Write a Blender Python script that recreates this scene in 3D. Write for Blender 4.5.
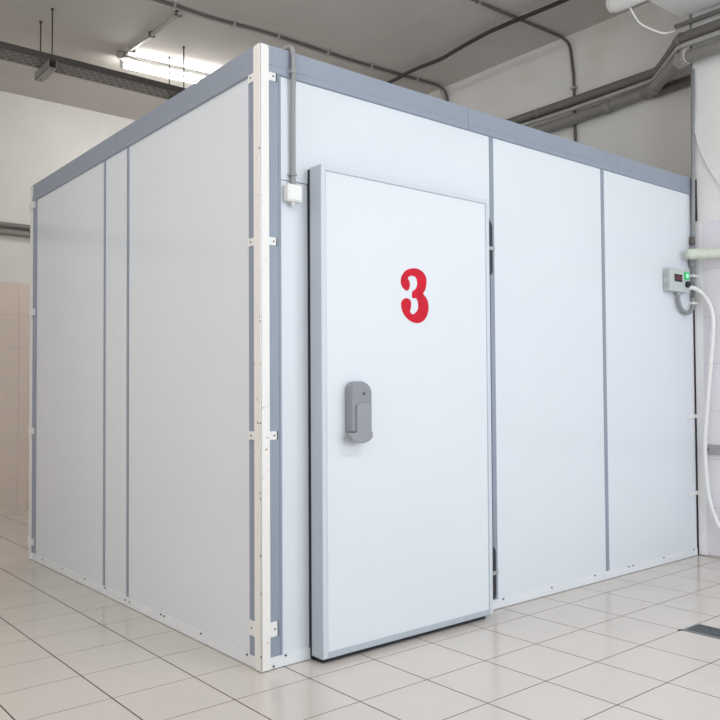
import bpy, bmesh, math, random
from mathutils import Vector, Matrix
random.seed(7)
for o in list(bpy.data.objects): bpy.data.objects.remove(o, do_unlink=True)
scene = bpy.context.scene
COL = scene.collection

# ------------------------------------------------------------------ camera
CAM = Vector((-1.575, -2.671, 1.037))
YAW, PITCH, ROLL, FPX = 0.8450, 0.0282, -0.0083, 814.24
def cam_axes():
    cy, sy = math.cos(YAW), math.sin(YAW)
    fwd = Vector((cy*math.cos(PITCH), sy*math.cos(PITCH), math.sin(PITCH)))
    right = Vector((sy, -cy, 0)); up = right.cross(fwd)
    c, s = math.cos(ROLL), math.sin(ROLL)
    return c*right + s*up, -s*right + c*up, fwd
RT, UP, FW = cam_axes()
cd = bpy.data.cameras.new('camera'); cam = bpy.data.objects.new('camera', cd); COL.objects.link(cam)
m = Matrix.Identity(4)
for k, ax in enumerate((RT, UP, -FW)):
    for r in range(3): m[r][k] = ax[r]
m.translation = CAM
cam.matrix_world = m
cd.sensor_fit = 'HORIZONTAL'; cd.sensor_width = 36.0; cd.lens = FPX/720*36
cd.shift_x = -60.63/720; cd.shift_y = 7.45/720
cd.clip_start = 0.05; cd.clip_end = 60
scene.camera = cam

# ------------------------------------------------------------------ light and exposure
w = bpy.data.worlds.new('world'); scene.world = w; w.use_nodes = True
w.node_tree.nodes['Background'].inputs[0].default_value = (0.75, 0.85, 1.0, 1)
w.node_tree.nodes['Background'].inputs[1].default_value = 0.5
def area(name, loc, direction, sx, sy, power, color, spread=180):
    L = bpy.data.lights.new(name, 'AREA'); L.shape = 'RECTANGLE'; L.size = sx; L.size_y = sy
    L.energy = power; L.color = color; L.spread = math.radians(spread)
    o = bpy.data.objects.new(name, L); COL.objects.link(o)
    o.location = loc; o.rotation_euler = Vector(direction).to_track_quat('-Z', 'Y').to_euler()
    return o
XL_ = -3.6
# daylight entering through the window in the wall behind the camera
area('unseen_window_light', (0.8, -4.72, 1.95), (0, 1, 0), 4.0, 1.7, 95, (0.81, 0.905, 1.0))
# unseen left window, added to brighten the left face and pier
area('unseen_window_light', (XL_+0.04, 0.6, 1.95), (1, 0, 0), 3.6, 1.7, 37, (1.0, 0.955, 0.90))
# unseen ceiling lamps without fixtures, added to brighten front, left face and far wall
for lx, ly, pw in ((-1.6, -2.4, 20), (1.2, -3.0, 36), (-1.35, -0.3, 17), (-1.45, 1.8, 5), (2.3, 4.2, 16)):
    area('added_ceiling_light', (lx, ly, 3.70), (0, 0, -1), 1.3, 0.25, pw, (1.0, 0.97, 0.93))
vs = scene.view_settings
vs.view_transform = 'Standard'; vs.look = 'None'; vs.gamma = 1.0; vs.exposure = 0.0; vs.use_curve_mapping = False

# ------------------------------------------------------------------ helpers
def srgb(r, g, b):
    f = lambda c: (c/12.92 if c <= 0.04045 else ((c+0.055)/1.055)**2.4)
    return (f(r/255), f(g/255), f(b/255), 1)
MATS = {}
def mat(name, col, rough=0.5, metal=0.0, vary=0.0, vscale=3.0, bump=0.0, bscale=40.0, emit=None, estr=0.0,
        spots=None, coords='Object', spec=0.5):
    M = bpy.data.materials.new(name); M.use_nodes = True
    nt = M.node_tree; b = nt.nodes['Principled BSDF']
    b.inputs['Roughness'].default_value = rough; b.inputs['Metallic'].default_value = metal
    b.inputs['Specular IOR Level'].default_value = spec
    b.inputs['Base Color'].default_value = col
    geo = nt.nodes.new('ShaderNodeNewGeometry')
    pos = geo.outputs['Position']
    last = None
    if vary > 0:
        n = nt.nodes.new('ShaderNodeTexNoise'); n.inputs['Scale'].default_value = vscale
        n.inputs['Detail'].default_value = 5; n.inputs['Roughness'].default_value = 0.6
        nt.links.new(pos, n.inputs['Vector'])
        r = nt.nodes.new('ShaderNodeValToRGB')
        r.color_ramp.elements[0].position = 0.3; r.color_ramp.elements[1].position = 0.7
        r.color_ramp.elements[0].color = tuple(max(0, c*(1-vary)) for c in col[:3]) + (1,)
        r.color_ramp.elements[1].color = tuple(min(1, c*(1+vary)) for c in col[:3]) + (1,)
        nt.links.new(n.outputs['Fac'], r.inputs['Fac']); last = r.outputs['Color']
    if spots:
        scol, sscale, lo, hi = spots
        n = nt.nodes.new('ShaderNodeTexNoise'); n.inputs['Scale'].default_value = sscale
        n.inputs['Detail'].default_value = 3
        nt.links.new(pos, n.inputs['Vector'])
        r = nt.nodes.new('ShaderNodeValToRGB')
        r.color_ramp.elements[0].position = lo; r.color_ramp.elements[1].position = hi
        r.color_ramp.elements[0].color = (0, 0, 0, 1); r.color_ramp.elements[1].color = (1, 1, 1, 1)
        nt.links.new(n.outputs['Fac'], r.inputs['Fac'])
        mx = nt.nodes.new('ShaderNodeMix'); mx.data_type = 'RGBA'
        nt.links.new(r.outputs['Color'], mx.inputs['Factor'])
        if last: nt.links.new(last, mx.inputs['A'])
        else: mx.inputs['A'].default_value = col
        mx.inputs['B'].default_value = scol
        last = mx.outputs['Result']
    if last: nt.links.new(last, b.inputs['Base Color'])
    if bump > 0:
        n = nt.nodes.new('ShaderNodeTexNoise'); n.inputs['Scale'].default_value = bscale
        n.inputs['Detail'].default_value = 4
        nt.links.new(pos, n.inputs['Vector'])
        bp = nt.nodes.new('ShaderNodeBump'); bp.inputs['Strength'].default_value = bump
        bp.inputs['Distance'].default_value = 0.02
        nt.links.new(n.outputs['Fac'], bp.inputs['Height']); nt.links.new(bp.outputs['Normal'], b.inputs['Normal'])
    if emit:
        b.inputs['Emission Color'].default_value = emit; b.inputs['Emission Strength'].default_value = estr
    MATS[name] = M; return M

mat('panel', srgb(225, 230, 236), 0.15, vary=0.012, vscale=1.2, bump=0.02, bscale=2.5)
mat('door_skin', srgb(224, 229, 235), 0.2, vary=0.01, vscale=1.5, bump=0.02, bscale=2.5,
    spots=(srgb(150, 140, 130), 60, 0.80, 0.82))
mat('grey_trim', srgb(146, 155, 169), 0.4, metal=0.0, vary=0.03, vscale=3)
mat('door_edge', srgb(186, 195, 204), 0.35, metal=0.2, vary=0.02, vscale=3)
mat('door_edge_lit', srgb(210, 215, 224), 0.3)  # lighter copy of the edge colour, with reflected light painted in
mat('white_paint', srgb(238, 235, 231), 0.4, vary=0.02, vscale=14, spots=(srgb(165, 125, 95), 55, 0.69, 0.75))
mat('white_bracket', srgb(234, 234, 232), 0.4)
mat('base_white', srgb(230, 233, 236), 0.35, vary=0.03, vscale=6)
mat('screw', srgb(96, 92, 92), 0.4, metal=0.6)
mat('black_rubber', srgb(22, 26, 36), 0.5)
mat('hinge_black', srgb(40, 44, 52), 0.4)
mat('steel', srgb(176, 180, 184), 0.3, metal=0.8)
mat('handle_grey', srgb(142, 144, 152), 0.42)
mat('lever_grey', srgb(148, 150, 158), 0.4)
mat('red_paint', srgb(202, 12, 42), 0.5, spec=0.25, vary=0.12, vscale=25)
mat('floor_tile', srgb(208, 201, 194), 0.16, vary=0.035, vscale=2.2, bump=0.012, bscale=5)
mat('grout', srgb(62, 51, 44), 0.9, spec=0.1, vary=0.15, vscale=6)
mat('plaster', srgb(243, 242, 240), 0.8, vary=0.035, vscale=1.6, bump=0.12, bscale=5)
mat('plaster_warm', srgb(233, 231, 227), 0.8, vary=0.04, vscale=1.4, bump=0.12, bscale=5,
    spots=(srgb(218, 206, 194), 1.3, 0.60, 0.85))
mat('ceiling_paint', srgb(203, 198, 192), 0.75, vary=0.05, vscale=1.3, bump=0.15, bscale=3)
mat('pink_tile', srgb(233, 219, 209), 0.25, vary=0.03, vscale=3)
mat('pale_tile', srgb(236, 231, 237), 0.25, vary=0.02, vscale=3)
mat('tile_joint', srgb(220, 212, 210), 0.8)
mat('corner_plastic', srgb(246, 246, 246), 0.4)
mat('pipe_grey', srgb(140, 137, 132), 0.5, vary=0.06, vscale=6)
mat('pipe_dark', srgb(116, 112, 108), 0.5, vary=0.08, vscale=6)
mat('pipe_light', srgb(176, 173, 168), 0.45, vary=0.04, vscale=6)
mat('conduit_grey', srgb(150, 151, 153), 0.5)
mat('conduit_dark', srgb(104, 99, 94), 0.5)
mat('cable_black', srgb(48, 43, 39), 0.5)
mat('green_foam', srgb(219, 226, 210), 0.8, vary=0.06, vscale=25, bump=0.2, bscale=40)
mat('white_plastic', srgb(238, 238, 236), 0.35)
mat('ctrl_grey', srgb(196, 203, 201), 0.4)
mat('ctrl_grommet', srgb(178, 186, 186), 0.5)
mat('display_dark', srgb(46, 28, 36), 0.2)
mat('digit_red', srgb(110, 60, 72), 0.4, emit=srgb(200, 60, 70), estr=0.05)
mat('green_lamp', srgb(40, 190, 110), 0.3, emit=srgb(40, 200, 110), estr=0.22)
mat('lamp_white', srgb(190, 250, 215), 0.3, emit=srgb(150, 250, 200), estr=0.4)
mat('tray_steel', srgb(126, 123, 119), 0.45, metal=0.35)
mat('tray_dark', srgb(84, 80, 76), 0.5, metal=0.3)
mat('strut_steel', srgb(160, 158, 154), 0.4, metal=0.2)
mat('batten_white', srgb(240, 240, 236), 0.4)
mat('tube_glow', srgb(255, 255, 250), 0.4, emit=(1.0, 0.98, 0.94, 1), estr=75)
mat('drain_steel', srgb(150, 156, 158), 0.3, metal=0.8)
mat('drain_grate', srgb(100, 108, 112), 0.4, metal=0.5, vary=0.2, vscale=40)
mat('rail_grey', srgb(160, 160, 160), 0.5, vary=0.05, vscale=20)
mat('window_frame', srgb(235, 235, 235), 0.4)

ORG = {}
class MB:
    """collects boxes, tubes and prisms in world coordinates; build() links them as one mesh object"""
    def __init__(s): s.v = []; s.f = []; s.sm = []
    def add(s, vs, fs, smooth=False):
        n = len(s.v); s.v += [tuple(v) for v in vs]
        for f in fs: s.f.append(tuple(i+n for i in f)); s.sm.append(smooth)
        return s
    def box(s, x0, x1, y0, y1, z0, z1, bev=0.0):
        x0, x1 = min(x0, x1), max(x0, x1); y0, y1 = min(y0, y1), max(y0, y1); z0, z1 = min(z0, z1), max(z0, z1)
        if bev <= 0:
            vs = [(x, y, z) for z in (z0, z1) for y in (y0, y1) for x in (x0, x1)]
            return s.add(vs, [(0, 2, 3, 1), (4, 5, 7, 6), (0, 1, 5, 4), (2, 6, 7, 3), (0, 4, 6, 2), (1, 3, 7, 5)])
        bm = bmesh.new(); bmesh.ops.create_cube(bm, size=1)
        for v in bm.verts:
            v.co = Vector(((x0+x1)/2 + v.co.x*(x1-x0), (y0+y1)/2 + v.co.y*(y1-y0), (z0+z1)/2 + v.co.z*(z1-z0)))
        bmesh.ops.bevel(bm, geom=list(bm.edges), offset=bev, segments=2, profile=0.5, affect='EDGES')
        bm.verts.ensure_lookup_table()
        s.add([v.co.copy() for v in bm.verts], [tuple(v.index for v in f.verts) for f in bm.faces]); bm.free()
        return s
    def prism(s, pts, axis, a0, a1):
        """polygon (2-D points) pulled along axis from a0 to a1"""
        def mk(p, a):
            if axis == 'y': return (p[0], a, p[1])
            if axis == 'x': return (a, p[0], p[1])
            return (p[0], p[1], a)
        n = len(pts); vs = [mk(p, a0) for p in pts] + [mk(p, a1) for p in pts]
        fs = [tuple(range(n)), tuple(range(2*n-1, n-1, -1))]
        fs += [(i, i+n, (i+1) % n + n, (i+1) % n) for i in range(n)]
        return s.add(vs, fs)
    def tube(s, path, r, seg=12, smooth=True, curve=0, caps=True):
        P = [Vector(p) for p in path]
        if curve:
            Q = []
            for i in range(len(P)-1):
                p0 = P[max(i-1, 0)]; p1 = P[i]; p2 = P[i+1]; p3 = P[min(i+2, len(P)-1)]
                for k in range(curve):
                    t = k/curve
                    Q.append(0.5*((2*p1) + (p2-p0)*t + (2*p0-5*p1+4*p2-p3)*t*t + (3*p1-p0-3*p2+p3)*t**3))
            Q.append(P[-1]); P = Q
        rr = r if isinstance(r, (list, tuple)) else [r]*len(P)
        n = len(P); T = []
        for i in range(n):
            a = P[max(i-1, 0)]; b = P[min(i+1, n-1)]; T.append((b-a).normalized())
        u = T[0].orthogonal().normalized(); vs = []
        for i in range(n):
            u = (u - T[i]*u.dot(T[i])).normalized(); w_ = T[i].cross(u)
            for k in range(seg):
                a = 2*math.pi*k/seg; vs.append(P[i] + (u*math.cos(a) + w_*math.sin(a))*rr[i])
        fs = [(i*seg+k, i*seg+(k+1) % seg, (i+1)*seg+(k+1) % seg, (i+1)*seg+k) for i in range(n-1) for k in range(seg)]
        base = len(s.v); s.add(vs, fs, smooth)
        if caps:
            s.f.append(tuple(base+k for k in range(seg-1, -1, -1))); s.sm.append(False)
            s.f.append(tuple(base+(n-1)*seg+k for k in range(seg))); s.sm.append(False)
        return s
    def build(s, name, material, parent=None, origin=None):
        org = ORG[parent.name] if parent else Vector(origin or (0, 0, 0))
        me = bpy.data.meshes.new(name)
        me.from_pydata([(v[0]-org.x, v[1]-org.y, v[2]-org.z) for v in s.v], [], s.f)
        me.polygons.foreach_set('use_smooth', s.sm); me.materials.append(MATS[material])
        me.validate(); me.update()
        bm = bmesh.new(); bm.from_mesh(me); bmesh.ops.recalc_face_normals(bm, faces=list(bm.faces)); bm.to_mesh(me); bm.free()
        o = bpy.data.objects.new(name, me); COL.objects.link(o)
        if parent: o.parent = parent
        else: o.location = org
        ORG[o.name] = org
        return o
def thing(name, label, cat, loc, group=None):
    o = bpy.data.objects.new(name, None); COL.objects.link(o); o.location = loc; o.empty_display_size = 0.1
    ORG[o.name] = Vector(loc); return tag(o, label, cat, group)
def tag(o, label, cat, group=None):
    o['label'] = label; o['category'] = cat
    if group: o['group'] = group
    return o
def struct(o, label=None):
    o['kind'] = 'structure'
    if label: o['label'] = label
    return o
def inst(mesh, name, parent, world_loc, rz=0.0):
    o = bpy.data.objects.new(name, mesh); COL.objects.link(o); o.parent = parent
    o.location = Vector(world_loc) - ORG[parent.name]; o.rotation_euler.z = rz
    return o
def proj(P):
    d = Vector(P) - CAM; z = d.dot(FW)
    if z < 0.1: return None
    return 420.6 + FPX*d.dot(RT)/z, 367.4 - FPX*d.dot(UP)/z

# ------------------------------------------------------------------ the setting
XL, XR, XP, YN, YF, ZC = -3.6, 3.44, 3.10, -4.8, 5.29, 3.777
H, BW, BD = 2.355, 3.09, 2.79            # cold room height, width, depth
floor = struct(MB().box(XL, XR+0.2, YN, YF+0.2, -0.12, -0.0006).build('floor', 'grout'), 'pale beige square tiled floor with thin dark joints')
ceiling = struct(MB().box(XL, XR+0.2, YN, YF+0.2, ZC, ZC+0.15).build('ceiling', 'ceiling_paint'), 'grey painted concrete ceiling')
MB().box(2.340, 2.385, -2.0, 5.0, ZC-0.003, ZC+0.01).build('slab_joint', 'ceiling_paint', ceiling)
wall_far = struct(MB().box(XL, XR+0.2, YF, YF+0.2, -0.1, ZC).build('wall_far', 'plaster_warm'), 'off-white plaster wall with pinkish tiled lower half')
wall_right = struct(MB().box(XR, XR+0.2, -0.005, YF, -0.1, ZC).build('wall_right', 'plaster_warm'), 'off-white plaster wall in the recess behind the cold room')
wall_pier = struct(MB().box(XP, XR+0.2, YN, -0.005, -0.1, ZC, 0.006).build('wall_pier', 'plaster'), 'white pier wall with pale tiles below, beside the cold room')
lb = MB()
ly0, ly1, lz0, lz1 = -1.3, 2.5, 1.05, 2.85
lb.box(XL-0.2, XL, YN, ly0, -0.1, ZC).box(XL-0.2, XL, ly1, YF, -0.1, ZC).box(XL-0.2, XL, ly0, ly1, -0.1, lz0).box(XL-0.2, XL, ly0, ly1, lz1, ZC)
wall_left = struct(lb.build('wall_left', 'plaster'))
fl_ = MB()
for y in (ly0, ly0+1.25, ly0+2.5, ly1-0.06): fl_.box(XL-0.12, XL-0.05, y, y+0.06, lz0, lz1)
fl_.box(XL-0.12, XL-0.05, ly0, ly1, lz0, lz0+0.06).box(XL-0.12, XL-0.05, ly0, ly1, lz1-0.06, lz1)
struct(fl_.build('added_window_2', 'window_frame'))  # frame of the unseen side window, added together with its fill light
wb = MB()
wx0, wx1, wz0, wz1 = -2.4, 2.8, 1.05, 3.05
wb.box(XL, wx0, YN-0.2, YN, -0.1, ZC).box(wx1, XR+0.2, YN-0.2, YN, -0.1, ZC)
wb.box(wx0, wx1, YN-0.2, YN, -0.1, wz0).box(wx0, wx1, YN-0.2, YN, wz1, ZC)
wall_near = struct(wb.build('wall_near', 'plaster'))
fb = MB()
for x in (wx0, wx0+1.3, wx0+2.6, wx0+3.9, wx1-0.06): fb.box(x, x+0.06, YN-0.12, YN-0.05, wz0, wz1)
fb.box(wx0, wx1, YN-0.12, YN-0.05, wz0, wz0+0.06).box(wx0, wx1, YN-0.12, YN-0.05, wz1-0.06, wz1)
struct(fb.build('window_1', 'window_frame'))

# floor tiles: 30 cm squares, laid almost parallel to the cold room
TS, TX, TY, TR = 0.30, -0.2075, -0.1736, 0.00244
GX, GY = 0.0044, 0.0040
def slab_mesh(name, sx, sy, h, material, ch=0.0005):
    """slab with a small chamfer, top at z=0, corner at the origin"""
    vs = [(0, 0, -h), (sx, 0, -h), (sx, sy, -h), (0, sy, -h),
          (0, 0, -ch), (sx, 0, -ch), (sx, sy, -ch), (0, sy, -ch),
          (ch, ch, 0), (sx-ch, ch, 0), (sx-ch, sy-ch, 0), (ch, sy-ch, 0)]
    fs = [(3, 2, 1, 0), (8, 9, 10, 11)]
    for a in (0, 4): fs += [(a+i, a+(i+1) % 4, a+4+(i+1) % 4, a+4+i) for i in range(4)]
    me = bpy.data.meshes.new(name); me.from_pydata(vs, [], fs); me.materials.append(MATS[material]); me.update()
    return me
tile_me = slab_mesh('floor_tile', TS-GX, TS-GY, 0.008, 'floor_tile')
cut_me = slab_mesh('floor_tile_cut', 1.8925-1.727-GX/2, TS-GY, 0.008, 'floor_tile')
cells = []
for i in range(-11, 12):
    for j in range(-16, 19):
        u, v = i*TS + GX/2, j*TS + GY/2
        x = TX + math.cos(TR)*u - math.sin(TR)*v; y = TY + math.sin(TR)*u + math.cos(TR)*v
        if x < XL or y < YN or y+TS > YF+0.25: continue
        if x > XP or (x+TS > XP+0.25): continue
        if x > 0.02 and x+TS < BW-0.02 and y > 0.02 and y+TS < BD-0.02: continue
        cut = (i == 6 and -9 <= j <= -3)
        c = (x+TS/2, y+TS/2, 0)
        p = proj(c); vis = p is not None and -60 < p[0] < 780 and 380 < p[1] < 800
        if vis and x+TS/2 > 0.3 and y+TS/2 > 0.3: vis = y > BD and p[0] < 60   # behind the cold room
        cells.append((0 if vis else 1, (Vector(c)-CAM).length, x, y, cut))
cells.sort()
rest = MB(); npart = 0
for hid, d, x, y, cut in cells:
    if cut: inst(cut_me, 'tile', floor, (1.727 + (x-1.5945), y, 0), TR); npart += 1
    elif npart < 290 and not hid: inst(tile_me, 'tile', floor, (x, y, 0), TR); npart += 1
    else:
        c, s_ = math.cos(TR), math.sin(TR); ax, by = TS-GX, TS-GY
        q = [(x, y), (x+ax*c, y+ax*s_), (x+ax*c-by*s_, y+ax*s_+by*c), (x-by*s_, y+by*c)]
        rest.add([(a, b, 0) for a, b in q] + [(a, b, -0.006) for a, b in q],
                 [(0, 1, 2, 3), (4, 5, 1, 0), (5, 6, 2, 1), (6, 7, 3, 2), (7, 4, 0, 3)])
r_ = rest.build('tiles', 'floor_tile', floor); r_['kind'] = 'stuff'

# wall tiles
WT_W, WT_H, WG = 0.20, 0.2935, 0.002
def wall_tile_mesh(name, material):
    me = slab_mesh(name, WT_W-WG, WT_H-WG, 0.007, material, 0.001); return me
wt_far = wall_tile_mesh('wall_tile_far', 'pink_tile')
for v in wt_far.vertices: x, y, z = v.co; v.co = (x, -z-0.007, y)
wt_pier = wall_tile_mesh('wall_tile_pier', 'pale_tile')
for v in wt_pier.vertices: x, y, z = v.co; v.co = (-z-0.007, -x, y)
for me in (wt_far, wt_pier):
    bm = bmesh.new(); bm.from_mesh(me); bmesh.ops.recalc_face_normals(bm, faces=list(bm.faces)); bm.to_mesh(me); bm.free()
for a in range(16):
    for b in range(7):
        inst(wt_far, 'tile', wall_far, (-2.2 + a*WT_W, YF-0.0005, b*WT_H - 0.01))
for a in range(8):
    for b in range(7):
        inst(wt_pier, 'tile', wall_pier, (XP-0.0005, -0.060 - a*WT_W, b*WT_H + 0.012))
MB().box(-2.2, XR, YF-0.004, YF+0.01, 0, 7*WT_H-0.01).build('tile_bed', 'tile_joint', wall_far)
MB().box(XP-0.004, XP+0.01, -1.66, -0.060, 0, 7*WT_H+0.01).build('tile_bed', 'tile_joint', wall_pier)
struct(MB().box(XP-0.0085, XP+0.004, -0.060, -0.004, 0.004, 2.066, 0.002).build('trim_1', 'corner_plastic'), 'white plastic corner guard on the tiled pier')

# ------------------------------------------------------------------ cold room
cr = thing('cold_room', 'white panelled walk-in cold room with red number 3 on its door', 'cold room', (BW/2, BD/2, 0))
PT = 0.08
def panel(x0, x1, y0, y1, z0, z1): return MB().box(x0, x1, y0, y1, z0, z1).build('wall_panel', 'panel', cr)
# front
S1, S2 = 1.257, 2.145
panel(PT, S1-0.002, 0.0, PT, 1.852, H-0.01)
MB().box(PT, S1-0.002, 0.004, PT, 0.003, 1.850).build('door_jamb', 'panel', cr)
panel(S1+0.002, S2-0.002, 0.0, PT, 0.003, H-0.01); panel(S2+0.002, BW-0.014, 0.0, PT, 0.003, H-0.01)
# left
L1, L2 = 1.264, 1.570
panel(0, PT, 0.0, L1-0.002, 0.003, H-0.01); panel(0, PT, L1+0.002, L2-0.002, 0.003, H-0.01); panel(0, PT, L2+0.002, BD, 0.003, H-0.01)
MB().box(BW-0.0135, BW-0.001, 0.002, 0.04, 0.003, 2.249).build('end_gap_shade', 'conduit_dark', cr)  # dark strip standing in for the shade of the deep end gap
# right side and back, hidden from the front
panel(BW-PT, BW-0.001, PT+0.002, BD-PT-0.002, 0.003, H-0.01); panel(PT+0.002, BW, BD-PT, BD, 0.003, H-0.01)
MB().box(0.004, BW-0.004, 0.004, BD-0.004, H-0.01, H-0.001).build('roof_panel', 'panel', cr)
# joint strips
for x in (S1, S2): MB().box(x-0.0135, x+0.0135, -0.003, 0.004, 0.047, 2.252).build('joint_strip', 'grey_trim', cr)
for y in (L1, L2): MB().box(-0.003, 0.004, y-0.0125, y+0.0125, 0.047, 2.252).build('joint_strip', 'grey_trim', cr)
# corner angle strips with a small step
def corner_strip(cx, cy, dy):
    b = MB()
    b.box(cx-0.004, cx+0.085, cy-0.004, cy+0.004, 0.047, 2.252) if dy > 0 else None
    if dy > 0: b.box(cx+0.074, cx+0.077, cy-0.006, cy, 0.047, 2.252)
    y0, y1 = (cy-0.004, cy+0.085) if dy > 0 else (cy-0.085, cy+0.004)
    b.box(cx-0.0042, cx+0.0042, y0, y1, 0.047, 2.252)
    return b.build('corner_strip', 'grey_trim', cr)
corner_strip(0, 0, 1); corner_strip(0, BD, -1)
# top trim, in lengths
def trim_len(face, a0, a1):
    b = MB()
    prof = [(0.012, H), (-0.006, H), (-0.006, 2.282), (-0.009, 2.276), (-0.009, 2.252), (-0.003, 2.249), (0.0, 2.249), (0.0, H-0.004), (0.012, H-0.004)]
    if face == 'front': b.prism(prof, 'x', a0, a1)
    else: b.prism(prof, 'y', a0, a1)
    return b.build('top_trim', 'grey_trim', cr)
for a, b_ in ((-0.006, 1.099), (1.101, 2.282), (2.284, BW)): trim_len('front', a, b_)
for a, b_ in ((0.0, 1.40), (1.402, BD)): trim_len('left', a, b_)
# base flashing, in lengths, with screws
screw_me = None
def screws(parent, pts, face, r=0.0042):
    for p in pts:
        b = MB()
        if face == 'front': b.tube([(p[0], 0.0, p[1]), (p[0], -0.0075, p[1])], r, 8, False)
        else: b.tube([(0.0, p[0], p[1]), (-0.0075, p[0], p[1])], r, 8, False)
        b.build('screw', 'screw', parent)
def base_front(x0, x1, pts):
    o = MB().prism([(0.006, 0.046), (-0.003, 0.046), (-0.005, 0.003), (0.006, 0.003)], 'x', x0, x1).build('base_trim', 'base_white', cr)
    screws(o, pts, 'front'); return o
def base_left(y0, y1, pts):
    o = MB().prism([(0.006, 0.046), (-0.003, 0.046), (-0.005, 0.003), (0.006, 0.003)], 'y', y0, y1).build('base_trim', 'base_white', cr)
    screws(o, pts, 'left'); return o
base_front(-0.004, 0.26, [(0.098, 0.041), (0.045, 0.012)])
base_front(1.18, 2.10, [(1.306, 0.041), (1.665, 0.036), (2.024, 0.040)])
base_front(2.102, BW-0.014, [(2.338, 0.041), (2.38, 0.041), (2.694, 0.041), (3.031, 0.042)])
base_left(0.0, 1.255, [(0.104, 0.041), (0.482, 0.038), (0.839, 0.038), (0.871, 0.040), (1.226, 0.028)])
base_left(1.257, BD, [(1.283, 0.028), (1.543, 0.04), (1.831, 0.038), (2.2, 0.036), (2.56, 0.036)])
# near corner post: painted steel angle with fixing tabs
t_, fl = 0.004, 0.036
post = MB()
def flange(b, axis, a0, a1, off, z0, z1, rnd):
    pts = [(a0, z0), (a1, z0)]
    n = 5
    for k in range(n+1):
        a = k/n*math.pi/2; pts.append((a1 - rnd + rnd*math.cos(a), z1 - rnd + rnd*math.sin(a)))
    pts.append((a0, z1))
    if axis == 'y': b.prism(pts, 'y', off, off+t_)
    else: b.prism(pts, 'x', off, off+t_)
flange(post, 'y', -0.0105, 0.0285, -0.0105, 0.004, H-0.004, 0.010)
flange(post, 'x', -0.0105, 0.0370, -0.0105, 0.004, H-0.004, 0.014)
post.tube([(-0.0098, -0.0098, 0.004), (-0.0098, -0.0098, H-0.006)], 0.0022, 8)
po = post.build('corner_post', 'white_paint', cr)
po['label'] = 'chipped white painted steel angle'
def tab(z, h, tx, ty):
    b = MB().box(-0.002, 0.030+tx, -0.0085, -0.0045, z-h/2, z+h/2)
    b.box(0.030+tx-0.004, 0.030+tx, -0.0085, -0.003, z-h/2, z+h/2)
    o = b.build('bracket', 'white_bracket', po)
    b = MB().box(-0.0085, -0.0045, -0.002, 0.039+ty, z-h/2, z+h/2); b.build('bracket', 'white_bracket', po)
    MB().tube([(0.030+tx*0.55, -0.006, z), (0.030+tx*0.55, -0.0105, z)], 0.0036, 8, False).build('screw', 'screw', po)
    MB().tube([(-0.006, 0.039+ty*0.55, z), (-0.0105, 0.039+ty*0.55, z)], 0.0036, 8, False).build('screw', 'screw', po)
for z, h in ((2.238, 0.036), (1.606, 0.030), (0.872, 0.031), (0.150, 0.055)): tab(z, h, 0.034, 0.042)
for z in (1.95, 1.30, 0.92, 0.64, 0.43, 0.06):
    MB().tube([(-0.0085, -0.004, z), (-0.0125, -0.0115, z)], 0.0028, 8, False).build('screw', 'screw', po)
# far corner post
fp = MB(); fp.box(-0.011, 0.03, BD-0.012, BD+0.022, 0.004, H-0.004)
fpo = fp.build('corner_post', 'white_paint', cr)
for z in (2.225, 1.548, 0.805, 0.115):
    MB().box(-0.016, -0.004, BD-0.055, BD+0.028, z-0.020, z+0.020).build('bracket', 'white_bracket', fpo)
# tabs between the cold room and the pier
for z in (0.862, 0.387):
    b = MB().box(2.99, BW+0.006, -0.006, 0.0, z-0.012, z+0.012)
    o = b.build('bracket', 'white_bracket', cr)

# door
DX0, DX1, DY0, DY1, DZ0, DZ1 = 0.205, 1.137, -0.095, -0.020, 0.020, 1.912
ins = 0.024
door = MB().box(DX0+ins, DX1-ins, DY0, DY1, DZ0+ins, DZ1-ins, 0.002).build('door', 'door_skin', cr)
door['label'] = 'white insulated door with grey edges'
for x0, x1, z0, z1 in ((DX0, DX0+ins, DZ0, DZ1), (DX1-ins, DX1, DZ0, DZ1), (DX0+ins, DX1-ins, DZ1-ins, DZ1), (DX0+ins, DX1-ins, DZ0, DZ0+ins)):
    MB().box(x0, x1, DY0, DY1, z0, z1, 0.0015).build('edge_profile', 'door_edge', door)
for x0, x1, z0, z1 in ((DX0+0.001, DX0+ins-0.003, DZ0+0.004, DZ1-0.001), (DX1-ins+0.003, DX1-0.001, DZ0+0.004, DZ1-0.001), (DX0+ins-0.003, DX1-ins+0.003, DZ1-ins+0.003, DZ1-0.001)):
    MB().box(x0, x1, DY0-0.003, DY0+0.002, z0, z1, 0.001).build('lit_edge_face', 'door_edge_lit', door)  # front faces of the edge profile, coloured lighter as if lit
MB().box(DX0+0.004, DX1-0.006, DY1, 0.003, 0.006, DZ1-0.004).build('gasket', 'black_rubber', door)
MB().box(DX0+0.010, DX1-0.03, DY0+0.018, DY1, 0.004, DZ0).build('sweep', 'black_rubber', door)
# hinges
for zc_, hh in ((1.708, 0.262), (0.185, 0.250)):
    b = MB().prism([(DX1+0.001, zc_-hh/2), (1.222, zc_-hh/2+0.004), (1.228, zc_-hh/2+0.02), (1.228, zc_+hh/2-0.03), (1.220, zc_+hh/2-0.010), (DX1+0.001, zc_+hh/2)], 'y', -0.032, -0.003)
    hg = b.build('hinge', 'hinge_black', door)
    MB().box(1.19, 1.240, -0.037, -0.003, zc_-0.012, zc_+0.006, 0.002).build('hinge_collar', 'steel', door)
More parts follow.
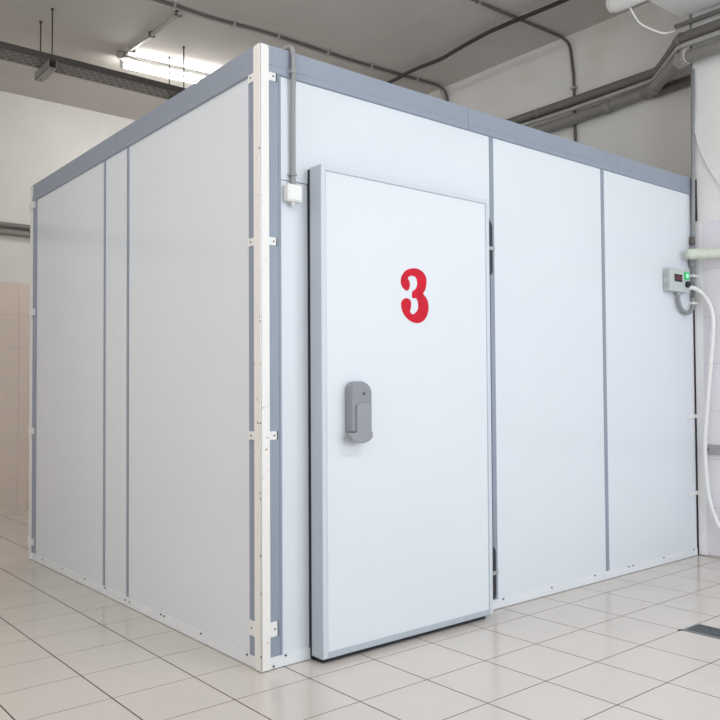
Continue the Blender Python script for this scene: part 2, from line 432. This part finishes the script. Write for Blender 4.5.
# handle: housing with slanted round top, and a long lever with a crescent end
hx0, hx1, hz0, hz1 = 0.313, 0.410, 0.878, 1.076
pts = [(hx0, hz0), (hx0+0.062, hz0), (hx1, hz0), (hx1, 1.030)]
for k in range(1, 8):
    a = k/8*math.pi/2; pts.append((hx1-0.060+0.060*math.cos(a), 1.030+(hz1-1.030)*math.sin(a)))
pts += [(hx0+0.034, hz1-0.001), (hx0+0.016, hz1-0.006), (hx0+0.004, hz1-0.018), (hx0, hz1-0.036)]
hb = MB().prism(pts, 'y', -0.145, -0.0955)
ho = hb.build('handle_housing', 'handle_grey', door)
bv = ho.modifiers.new('bevel', 'BEVEL'); bv.width = 0.006; bv.segments = 3; bv.limit_method = 'ANGLE'; bv.angle_limit = math.radians(40)
pts = [(0.338, 0.876), (0.338, 0.976)]
for k in range(1, 8):
    a = math.pi - k/8*math.pi; pts.append((0.372+0.034*math.cos(a), 0.976+0.016*math.sin(a)))
pts += [(0.406, 0.976), (0.406, 0.880), (0.415, 0.878), (0.415, 0.862)]
for k in range(1, 9):
    a = -k/9*math.pi; pts.append((0.361+0.054*math.cos(a), 0.862+0.028*math.sin(a)))
pts += [(0.307, 0.862), (0.309, 0.876)]
lv = MB().prism([(a-0.008, c) for a, c in pts], 'y', -0.155, -0.128)
lo = lv.build('handle_lever', 'lever_grey', door)
bv = lo.modifiers.new('bevel', 'BEVEL'); bv.width = 0.004; bv.segments = 2; bv.limit_method = 'ANGLE'; bv.angle_limit = math.radians(40)
MB().tube([(0.370, -0.143, 1.026), (0.370, -0.1475, 1.026)], 0.006, 10, False).build('lock_cylinder', 'screw', door)
# numeral 3
THREE = [(0.6342, 1.4545), (0.6137, 1.466), (0.6038, 1.4887), (0.6108, 1.5154), (0.6316, 1.5382), (0.6628, 1.55), (0.6979, 1.5522), (0.7297, 1.5391), (0.7459, 1.5165), (0.747, 1.4925), (0.7395, 1.4651), (0.7286, 1.4483), (0.7463, 1.4308), (0.7568, 1.4074), (0.7565, 1.3752), (0.7417, 1.345), (0.7166, 1.3261), (0.6883, 1.321), (0.657, 1.3274), (0.6262, 1.3467), (0.6094, 1.3718), (0.6049, 1.3976), (0.6132, 1.4138), (0.6338, 1.423), (0.6545, 1.4166), (0.6599, 1.4011), (0.6576, 1.3826), (0.654, 1.3666), (0.6691, 1.357), (0.6888, 1.3686), (0.6996, 1.3878), (0.6964, 1.4141), (0.686, 1.4266), (0.6685, 1.4254), (0.6651, 1.4384), (0.6688, 1.4545), (0.6864, 1.4664), (0.6951, 1.4882), (0.6904, 1.5091), (0.6765, 1.5185), (0.6556, 1.5177), (0.643, 1.5077), (0.6518, 1.4926), (0.6537, 1.477), (0.648, 1.4608)]
def smooth_poly(P, n=4):
    out = []; N = len(P)
    for i in range(N):
        p0, p1, p2, p3 = P[i-1], P[i], P[(i+1) % N], P[(i+2) % N]
        for k in range(n):
            t = k/n
            out.append(tuple(0.5*(2*b_ + (c-a)*t + (2*a-5*b_+4*c-d)*t*t + (3*b_-a-3*c+d)*t**3) for a, b_, c, d in zip(p0, p1, p2, p3)))
    return out
from mathutils.geometry import tessellate_polygon
SP = smooth_poly(THREE); N3 = len(SP)
tri = tessellate_polygon([[Vector((x, z, 0)) for x, z in SP]])
nb = MB(); nb.add([(x, -0.0964, z) for x, z in SP] + [(x, -0.0945, z) for x, z in SP],
    [tuple(t) for t in tri] + [tuple(i+N3 for i in reversed(t)) for t in tri] + [(i, (i+1) % N3, (i+1) % N3 + N3, i+N3) for i in range(N3)])
no = nb.build('numeral', 'red_paint', door); no['label'] = 'red painted numeral 3'

# ------------------------------------------------------------------ small electrics on the cold room
jb = thing('junction_box', 'small white junction box on the cold room left of its door', 'junction box', (0.132, -0.0, 1.765))
MB().box(0.098, 0.163, -0.034, 0.0035, 1.765, 1.832, 0.005).build('body', 'white_plastic', jb)
MB().box(0.104, 0.157, -0.037, -0.033, 1.771, 1.826, 0.002).build('lid', 'white_plastic', jb)
MB().tube([(0.130, -0.016, 1.766), (0.130, -0.016, 1.752)], 0.009, 10).build('gland', 'white_plastic', jb)
cdp = [(0.128, 0.10, H+0.012), (0.128, 0.03, H+0.022), (0.130, -0.012, H+0.012), (0.131, -0.022, H-0.03), (0.131, -0.022, 2.25), (0.132, -0.018, 2.20), (0.132, -0.016, 2.05), (0.132, -0.016, 1.86), (0.132, -0.016, 1.832)]
cnd = thing('flexible_conduit', 'grey corrugated conduit coming over the top trim down to the junction box', 'conduit', (0.132, -0.016, 1.832))
b = MB(); P = cdp
# corrugation: rings of alternating radius
bb = MB(); tmp = MB().tube(P, 0.010, 4, curve=14)
ctr = [sum((Vector(tmp.v[i*4+k]) for k in range(4)), Vector())/4 for i in range(len(tmp.v)//4)]
# resample
res = [ctr[0]]; step = 0.004; acc = 0
for a, c in zip(ctr, ctr[1:]):
    L = (c-a).length; s0 = 0
    while acc + (L-s0) >= step:
        s0 += step-acc; acc = 0; res.append(a + (c-a)*(s0/L))
    acc += L-s0
bb.tube(res, [0.0105 if k % 2 else 0.0088 for k in range(len(res))], 10)
bb.build('corrugated_tube', 'conduit_grey', cnd)
MB().box(0.117, 0.144, -0.034, -0.006, 2.264, 2.280, 0.003).build('clip', 'conduit_grey', cnd)
MB().box(0.116, 0.143, -0.028, 0.0, 1.868, 1.876, 0.002).build('clip', 'conduit_grey', cnd)

ct = thing('temperature_controller', 'grey temperature controller with dark display and green lamp beside the pier', 'controller', (2.845, -0.0, 1.62))
CX0, CX1, CZ0, CZ1, CY = 2.740, 2.952, 1.618, 1.756, -0.052
MB().box(CX0, CX1, CY, -0.0, CZ0, CZ1, 0.006).build('housing', 'ctrl_grey', ct)
for z in (1.655, 1.718): MB().tube([(CX0+0.004, -0.026, z), (CX0-0.005, -0.026, z)], 0.017, 16).build('grommet', 'ctrl_grommet', ct)
ds = MB().box(2.785, 2.868, CY-0.003, CY+0.002, 1.678, 1.722).build('display', 'display_dark', ct)
for k in range(3): MB().box(2.797+k*0.022, 2.813+k*0.022, CY-0.0042, CY-0.0025, 1.688, 1.711).build('digit', 'digit_red', ds)
MB().box(2.893, 2.940, CY-0.008, CY+0.002, 1.697, 1.742, 0.003).build('green_button', 'green_lamp', ct)
MB().box(2.905, 2.927, CY-0.010, CY-0.007, 1.708, 1.731, 0.001).build('button_light', 'lamp_white', ct)
MB().tube([(2.922, CY+0.002, 1.668), (2.922, CY-0.016, 1.668)], 0.019, 14).build('knob', 'black_rubber', ct)
MB().tube([(2.865, -0.026, CZ0+0.002), (2.865, -0.026, CZ0-0.016)], 0.016, 12).build('gland', 'ctrl_grommet', ct)

lp = MB().tube([(2.865, -0.026, 1.603), (2.868, -0.026, 1.57), (2.895, -0.024, 1.528), (2.945, -0.022, 1.503), (3.005, -0.020, 1.505), (3.042, -0.020, 1.54), (3.046, -0.020, 1.60)], 0.0115, 12, curve=6).build('cable_loop', 'conduit_grey', None, (2.865, -0.026, 1.5))
tag(lp, 'grey cable looping under the temperature controller to the vertical conduit', 'cable')
vc = thing('vertical_conduit', 'grey conduit running down the joint between cold room and pier', 'conduit', (3.052, -0.020, 1.48))
MB().tube([(3.080, -0.026, 3.04), (3.066, -0.022, 2.2), (3.052, -0.020, 1.60)], 0.0125, 12).build('tube', 'conduit_grey', vc)
MB().tube([(3.052, -0.020, 1.98), (3.052, -0.020, 1.93)], 0.017, 12).build('coupling', 'conduit_dark', vc)
for z in (1.735, 1.565): MB().box(3.030, 3.088, -0.034, 0.0, z-0.008, z+0.008, 0.002).build('clip', 'white_bracket', vc)
gs = MB().box(3.084, XP-0.0005, -0.030, -0.008, 2.085, 2.345).build('gap_shade_strip', 'black_rubber', None, (3.09, -0.02, 2.085))  # black strip in place of the dark gap beside the pier
tag(gs, 'black strip standing in for the dark gap at the pier edge beside the top trim', 'strip')
cg = MB().box(XP-0.005, XP+0.002, -0.016, -0.002, 2.07, ZC-0.01).build('trim_2', 'conduit_grey'); struct(cg, 'grey metal corner bead on the pier above its tiles')

hose = [(2.945, -0.045, 1.650), (2.99, -0.055, 1.652), (3.045, -0.075, 1.628), (3.055, -0.112, 1.575), (3.055, -0.142, 1.500), (3.055, -0.146, 1.391), (3.055, -0.128, 1.208), (3.055, -0.096, 0.903), (3.055, -0.079, 0.718), (3.055, -0.082, 0.535), (3.055, -0.099, 0.372), (3.055, -0.136, 0.254), (3.055, -0.180, 0.185), (3.055, -0.30, 0.11), (3.05, -0.50, 0.04), (3.04, -0.75, 0.0145), (3.02, -1.3, 0.0145)]
ho_ = MB().tube(hose, 0.0135, 12, curve=6).build('white_hose', 'white_plastic', None, (3.055, -0.1, 0.12))
tag(ho_, 'white hose hanging in a long curve from the controller down the pier', 'hose')
gp = thing('insulated_pipe', 'pale green foam insulated pipe along the pier above the controller', 'pipe', (3.05, -0.6, 1.82))
MB().tube([(2.928, -0.050, 1.854), (2.945, -0.070, 1.854), (3.050, -0.25, 1.850), (3.052, -1.5, 1.845)], [0.029, 0.032, 0.033, 0.033], 16).build('foam_sleeve', 'green_foam', gp)
MB().tube([(3.052, -0.020, 1.91), (3.042, -0.020, 1.88), (3.036, -0.022, 1.85), (3.044, -0.020, 1.79)], 0.0185, 12, curve=4).build('elbow', 'conduit_grey', gp)
for y in (-0.32, -0.60): MB().tube([(3.050, y-0.008, 1.849), (3.050, y+0.008, 1.849)], 0.0342, 16).build('tape_band', 'green_foam', gp)
rl = thing('wall_rail', 'grey bumper rail fixed low on the tiled pier', 'rail', (XP, -0.8, 0.63))
MB().box(XP-0.030, XP-0.005, -1.6, -0.066, 0.632, 0.690, 0.004).build('rail', 'rail_grey', rl)
MB().tube([(XP-0.031, -0.090, 0.661), (XP-0.0335, -0.090, 0.661)], 0.007, 10).build('bolt', 'screw', rl)
pw = MB().tube([(XP-0.012, -0.002, 2.93), (XP-0.012, -0.012, 2.84), (XP-0.012, -0.024, 2.74), (XP-0.012, -0.038, 2.62), (XP-0.010, -0.085, 2.47), (XP-0.010, -0.185, 2.285), (XP-0.010, -0.30, 2.12)], 0.0045, 8, curve=5).build('thin_wire', 'white_plastic', None, (XP-0.01, -0.1, 2.1))
tag(pw, 'thin white wire hanging slantwise on the upper white pier', 'wire')

# floor drain
dr = thing('floor_drain', 'steel channel drain with dark grating set in the floor', 'drain', (1.660, -1.3, 0))
dy0, dy1 = -2.30, -0.772
MB().box(1.594, 1.604, dy0, dy1, -0.006, 0.003).build('frame_edge', 'drain_steel', dr)
MB().box(1.716, 1.726, dy0, dy1, -0.006, 0.003).build('frame_edge', 'drain_steel', dr)
MB().box(1.604, 1.716, dy1-0.010, dy1, -0.006, 0.003).build('frame_edge', 'drain_steel', dr)
MB().box(1.578, 1.600, dy1-0.004, dy1+0.010, -0.003, 0.0015).build('corner_gap', 'hinge_black', dr)
MB().box(1.604, 1.716, dy0, dy1-0.010, -0.004, -0.0035).build('channel', 'black_rubber', dr)
bar_me = None
y = dy1-0.016
while y > dy0+0.01:
    if bar_me is None:
        bo = MB().box(1.605, 1.715, y-0.0055, y+0.0055, -0.003, 0.001).build('grate_bar', 'drain_grate', dr); bar_me = bo.data; y_first = y
    else:
        o = bpy.data.objects.new('grate_bar', bar_me); COL.objects.link(o); o.parent = dr; o.location = (0, y-y_first, 0)
    y -= 0.017

# ------------------------------------------------------------------ pipes high on the right wall
pa = thing('drain_pipe', 'thick grey plastic pipe, lowest of the pipes high on the right wall', 'pipe', (3.385, 2.4, 3.10))
MB().tube([(3.388, 5.2, 3.085), (3.388, 1.2, 3.09), (3.388, 0.50, 3.118), (3.37, 0.44, 3.121), (3.035, 0.035, 3.108), (3.022, -0.02, 3.104), (3.022, -3.5, 3.10)], 0.040, 16).build('tube', 'pipe_grey', pa)
for y in (2.3, 0.87): MB().tube([(3.388, y, 3.100 if y < 1 else 3.088), (3.388, y-0.07, 3.104 if y < 1 else 3.088)], 0.046, 16).build('collar', 'pipe_grey', pa)
MB().tube([(3.388, 0.52, 3.117), (3.375, 0.44, 3.121), (3.335, 0.395, 3.118)], 0.048, 16).build('elbow', 'pipe_grey', pa)
cp = MB()
for k in range(5):
    yy = 0.05 - k*0.019; xx = 3.052 - k*0.008
    cp.tube([(xx, yy, 3.110), (xx-0.004, yy-0.012, 3.109)], 0.049, 16)
cp.build('ribbed_coupling', 'pipe_light', pa)
stub = MB().tube([(3.40, 0.46, 3.10), (3.40, 0.032, 3.12)], 0.034, 14).build('pipe_branch', 'pipe_dark', pa)
pc = thing('supply_pipe', 'dark grey pipe, uppermost of the pipes high on the right wall', 'pipe', (3.40, 2.4, 3.23))
MB().tube([(3.400, 5.2, 3.235), (3.400, 1.2, 3.235), (3.400, 0.46, 3.240), (3.385, 0.40, 3.242), (3.052, 0.035, 3.240), (3.032, -0.03, 3.238), (3.032, -3.5, 3.235)], 0.036, 16).build('tube', 'pipe_dark', pc)
MB().tube([(3.10, 0.085, 3.243), (3.04, 0.02, 3.239)], 0.043, 16).build('elbow', 'pipe_dark', pc)
for y in (2.0, 1.5): MB().tube([(3.400, y, 3.235), (3.400, y-0.015, 3.235)], 0.038, 14).build('clip', 'pipe_grey', pc)
pb = MB().tube([(3.366, 5.2, 3.163), (3.366, 1.2, 3.163), (3.366, 0.47, 3.178), (3.355, 0.42, 3.180), (3.015, 0.03, 3.178), (2.995, -0.03, 3.174), (2.995, -3.5, 3.17)], 0.016, 12).build('thin_pipe', 'pipe_light', None, (3.37, 2.4, 3.18))
tag(pb, 'thin light grey pipe between the two thick pipes on the right wall', 'pipe')
pd = MB().tube([(3.055, 0.075, 3.338), (3.055, -3.5, 3.325)], 0.015, 12).build('thin_pipe', 'pipe_grey', None, (3.055, -1, 3.3))
tag(pd, 'thin grey pipe directly under the white box unit on the pier', 'pipe')

# white unit and tube near the ceiling
wu = thing('wall_unit', 'large white box unit mounted on the pier above the pipes', 'unit', (2.8, -0.7, 3.375))
MB().box(2.634, 3.035, -1.4, 0.030, 3.375, 3.60, 0.004).build('housing', 'white_plastic', wu)
MB().box(2.68, 2.98, -1.2, -0.3, 3.372, 3.378).build('grille_panel', 'white_plastic', wu)
MB().box(3.03, XP-0.0005, -1.2, -0.1, 3.45, 3.55).build('mounting_plate', 'steel', wu)
tb = thing('white_duct', 'round white duct with closed end beside the white box unit', 'duct', (2.55, -0.6, 3.32))
MB().tube([(2.575, 0.215, 3.385), (2.575, 0.20, 3.385), (2.575, 0.185, 3.385), (2.575, -1.4, 3.385)], [0.046, 0.053, 0.056, 0.056], 20).build('tube', 'white_plastic', tb)
MB().tube([(2.575, 0.228, 3.385), (2.575, 0.205, 3.385)], 0.047, 20).build('end_cap', 'white_bracket', tb)
MB().box(2.525, 2.62, -0.6, -0.56, 3.43, ZC).build('bracket', 'steel', tb)
wc = MB().tube([(2.61, 0.115, 3.345), (2.66, 0.108, 3.295), (2.72, 0.100, 3.262), (2.82, 0.030, 3.218), (2.92, 0.022, 3.250), (2.985, 0.035, 3.285)], 0.006, 8, curve=6).build('white_cable', 'white_plastic', None, (2.8, 0.06, 3.2))
tag(wc, 'white cable sagging from the round duct to the pipes', 'cable')

# ------------------------------------------------------------------ ceiling conduits, cable and wall pipes
def clip_on(parent, x, y, z, sx, sy, material='pipe_light'):
    return MB().box(x-sx, x+sx, y-sy, y+sy, z-0.012, ZC, 0.0).build('clip', material, parent)
c1 = thing('ceiling_conduit', 'pair of grey conduits clipped along the ceiling behind the front top edge', 'conduit', (1.5, 2.67, 3.75))
pth = [(-3.4, 2.70), (0.6, 2.70), (1.2, 2.70), (1.6, 2.66), (2.0, 2.66), (2.4, 2.66), (2.8, 2.64), (3.2, 2.61)]
for dy, dz, m_ in ((0.0, 0.0, 'conduit_dark'), (0.024, -0.002, 'pipe_light')):
    MB().tube([(x, y+dy, 3.762+dz) for x, y in pth] + [(3.36, 2.60+dy, 3.755), (3.415-dy, 2.58+dy, 3.70), (3.425, 2.57+dy*1.2, 3.5), (3.425, 2.57+dy*1.2, 2.4)], 0.011, 10, curve=3).build('tube', m_, c1)
for x, y in ((0.9, 2.70), (1.36, 2.69), (1.72, 2.66), (2.18, 2.66), (2.62, 2.65), (3.1, 2.62)): clip_on(c1, x, y+0.012, 3.76, 0.007, 0.032)
c2 = thing('ceiling_conduit', 'single grey conduit crossing the ceiling then turning down the right wall', 'conduit', (3.0, 1.26, 3.75))
MB().tube([(-3.4, 1.29, 3.765), (1.5, 1.28, 3.765), (2.6, 1.27, 3.765), (3.30, 1.255, 3.765), (3.40, 1.235, 3.745), (3.427, 1.20, 3.68), (3.427, 1.175, 3.5), (3.427, 1.165, 3.35), (3.427, 1.155, 2.4)], 0.0115, 10, curve=4).build('tube', 'conduit_dark', c2)
clip_on(c2, 2.50, 1.275, 3.765, 0.007, 0.02); MB().box(3.41, XR, 1.14, 1.19, 3.34, 3.355).build('clip', 'pipe_light', c2)
bc = thing('black_cable', 'thick black cable running across the ceiling towards the right wall pipes', 'cable', (2.86, 1.5, 3.69))
MB().tube([(2.86, 5.25, 3.71), (2.86, 3.6, 3.70), (2.87, 2.75, 3.705), (2.865, 2.40, 3.715), (2.87, 2.07, 3.705), (2.85, 1.85, 3.71), (2.815, 1.50, 3.71), (2.815, 1.2, 3.705), (2.83, 0.77, 3.70), (2.83, 0.0, 3.705), (2.83, -3.6, 3.705)], 0.0155, 12, curve=4).build('tube', 'cable_black', bc)
for y, x in ((2.20, 2.868), (1.42, 2.815), (0.6, 2.83), (-1.0, 2.83), (3.6, 2.86)): MB().box(x-0.006, x+0.006, y-0.006, y+0.006, 3.70, ZC).build('clip', 'pipe_light', bc)
for z, nm in ((2.556, 'upper'), (2.492, 'lower')):
    t = MB().tube([(XL+0.02, YF-0.035, z), (3.4, YF-0.035, z)], 0.026, 12).build('wall_pipe', 'pipe_dark' if nm == 'upper' else 'pipe_grey', None, (0, YF-0.035, z))
    tag(t, nm + ' of two grey pipes along the far left wall', 'pipe', 'pipes on the far wall')

# cable tray on threaded rods
tr = thing('cable_tray', 'perforated steel cable tray hung from the ceiling at upper left', 'cable tray', (0.8, 3.44, 3.36))
ty0, ty1, tz = 3.345, 3.545, 3.402
TX0, TX1 = -3.5, 3.40
MB().box(TX0, TX1, ty0-0.002, ty0, tz, tz+0.048).build('side_rail', 'tray_dark', tr)
MB().box(TX0, TX1, ty1, ty1+0.002, tz, tz+0.048).build('side_rail', 'tray_dark', tr)
MB().box(TX0, TX1, ty0-0.002, ty0+0.010, tz+0.046, tz+0.049).build('rail_lip', 'tray_steel', tr)
tbm = MB(); rows = [0.0, 0.018, 0.032, 0.062, 0.076, 0.106, 0.120, 0.150, 0.164, 0.182, 0.20]
for k in range(0, len(rows)-1):
    a, b_ = ty0+rows[k], ty0+rows[k+1]
    slot = (k % 2 == 1) and k < 9
    if not slot: tbm.box(TX0, TX1, a, b_, tz-0.0015, tz)
    else:
        x = TX0 + (0.03 if (k//2) % 2 else 0.0)
        while x < TX1: tbm.box(x, min(x+0.022, TX1), a, b_, tz-0.0015, tz); x += 0.06
tbm.build('tray_bottom', 'tray_steel', tr)
MB().box(TX0, TX1, ty0+0.05, ty1-0.05, tz+0.002, tz+0.026).build('cable_bundle', 'cable_black', tr)
for hx in (-2.7, -0.715, 0.278, 1.272, 2.265):
    st = MB(); st.box(hx-0.028, hx+0.028, 3.315, 3.640, tz-0.060, tz-0.057)
    st.box(hx-0.028, hx-0.025, 3.315, 3.640, tz-0.060, tz-0.002).box(hx+0.025, hx+0.028, 3.315, 3.640, tz-0.060, tz-0.002)
    st.build('strut', 'strut_steel', tr)
    for ry in (3.335, 3.600):
        MB().tube([(hx, ry, tz-0.066), (hx, ry, ZC)], 0.005, 8).build('rod', 'tray_dark', tr)
        MB().tube([(hx, ry, ZC-0.015), (hx, ry, ZC)], 0.010, 8).build('anchor', 'tray_dark', tr)

# fluorescent batten and its feed
fx = thing('fluorescent_light', 'lit bare fluorescent tube light on the ceiling behind the cable tray', 'light', (1.55, 3.79, 3.70))
def fp_(x): return 3.815 - (x-0.97)*0.10
def slab(b, x0, x1, dy0, dy1, z0, z1):
    vs = [(x, fp_(x)+dy, z) for z in (z0, z1) for x, dy in ((x0, dy0), (x1, dy0), (x1, dy1), (x0, dy1))]
    return b.add(vs, [(3, 2, 1, 0), (4, 5, 6, 7), (0, 1, 5, 4), (1, 2, 6, 5), (2, 3, 7, 6), (3, 0, 4, 7)])
slab(MB(), 0.97, 2.18, -0.03, 0.03, 3.745, ZC-0.0005).build('batten', 'batten_white', fx)
for x in (0.955, 2.165): slab(MB(), x, x+0.02, -0.016, 0.016, 3.672, 3.745).build('tube_holder', 'batten_white', fx)
MB().tube([(0.975, fp_(0.975), 3.692), (2.165, fp_(2.165), 3.692)], 0.014, 14).build('tube', 'tube_glow', fx)
MB().tube([(0.93, 3.70, 3.735), (1.2, 3.695, 3.715), (1.7, 3.665, 3.705), (2.2, 3.62, 3.712)], 0.004, 8, curve=4).build('lead', 'conduit_dark', fx)
fb_ = thing('junction_box', 'grey round junction box on the ceiling by the fluorescent light', 'junction box', (0.97, 3.80, 3.73))
MB().tube([(0.95, 3.76, ZC), (0.95, 3.76, 3.735), (0.95, 3.76, 3.728)], [0.046, 0.046, 0.040], 16).build('body', 'pipe_light', fb_)
MB().tube([(0.95, 3.76, 3.729), (0.95, 3.76, 3.722)], 0.034, 16).build('lid', 'pipe_light', fb_)
fc = thing('ceiling_conduit', 'short light grey conduit from the round junction box to the ceiling conduits', 'conduit', (0.97, 3.2, 3.755))
MB().tube([(0.952, 3.715, 3.757), (0.970, 3.3, 3.757), (0.974, 2.745, 3.757)], 0.014, 12).build('tube', 'pipe_light', fc)
for y in (3.62, 3.25, 2.79): MB().box(0.950, 0.994, y-0.012, y+0.012, 3.738, ZC, 0.0).build('clip', 'conduit_dark', fc)
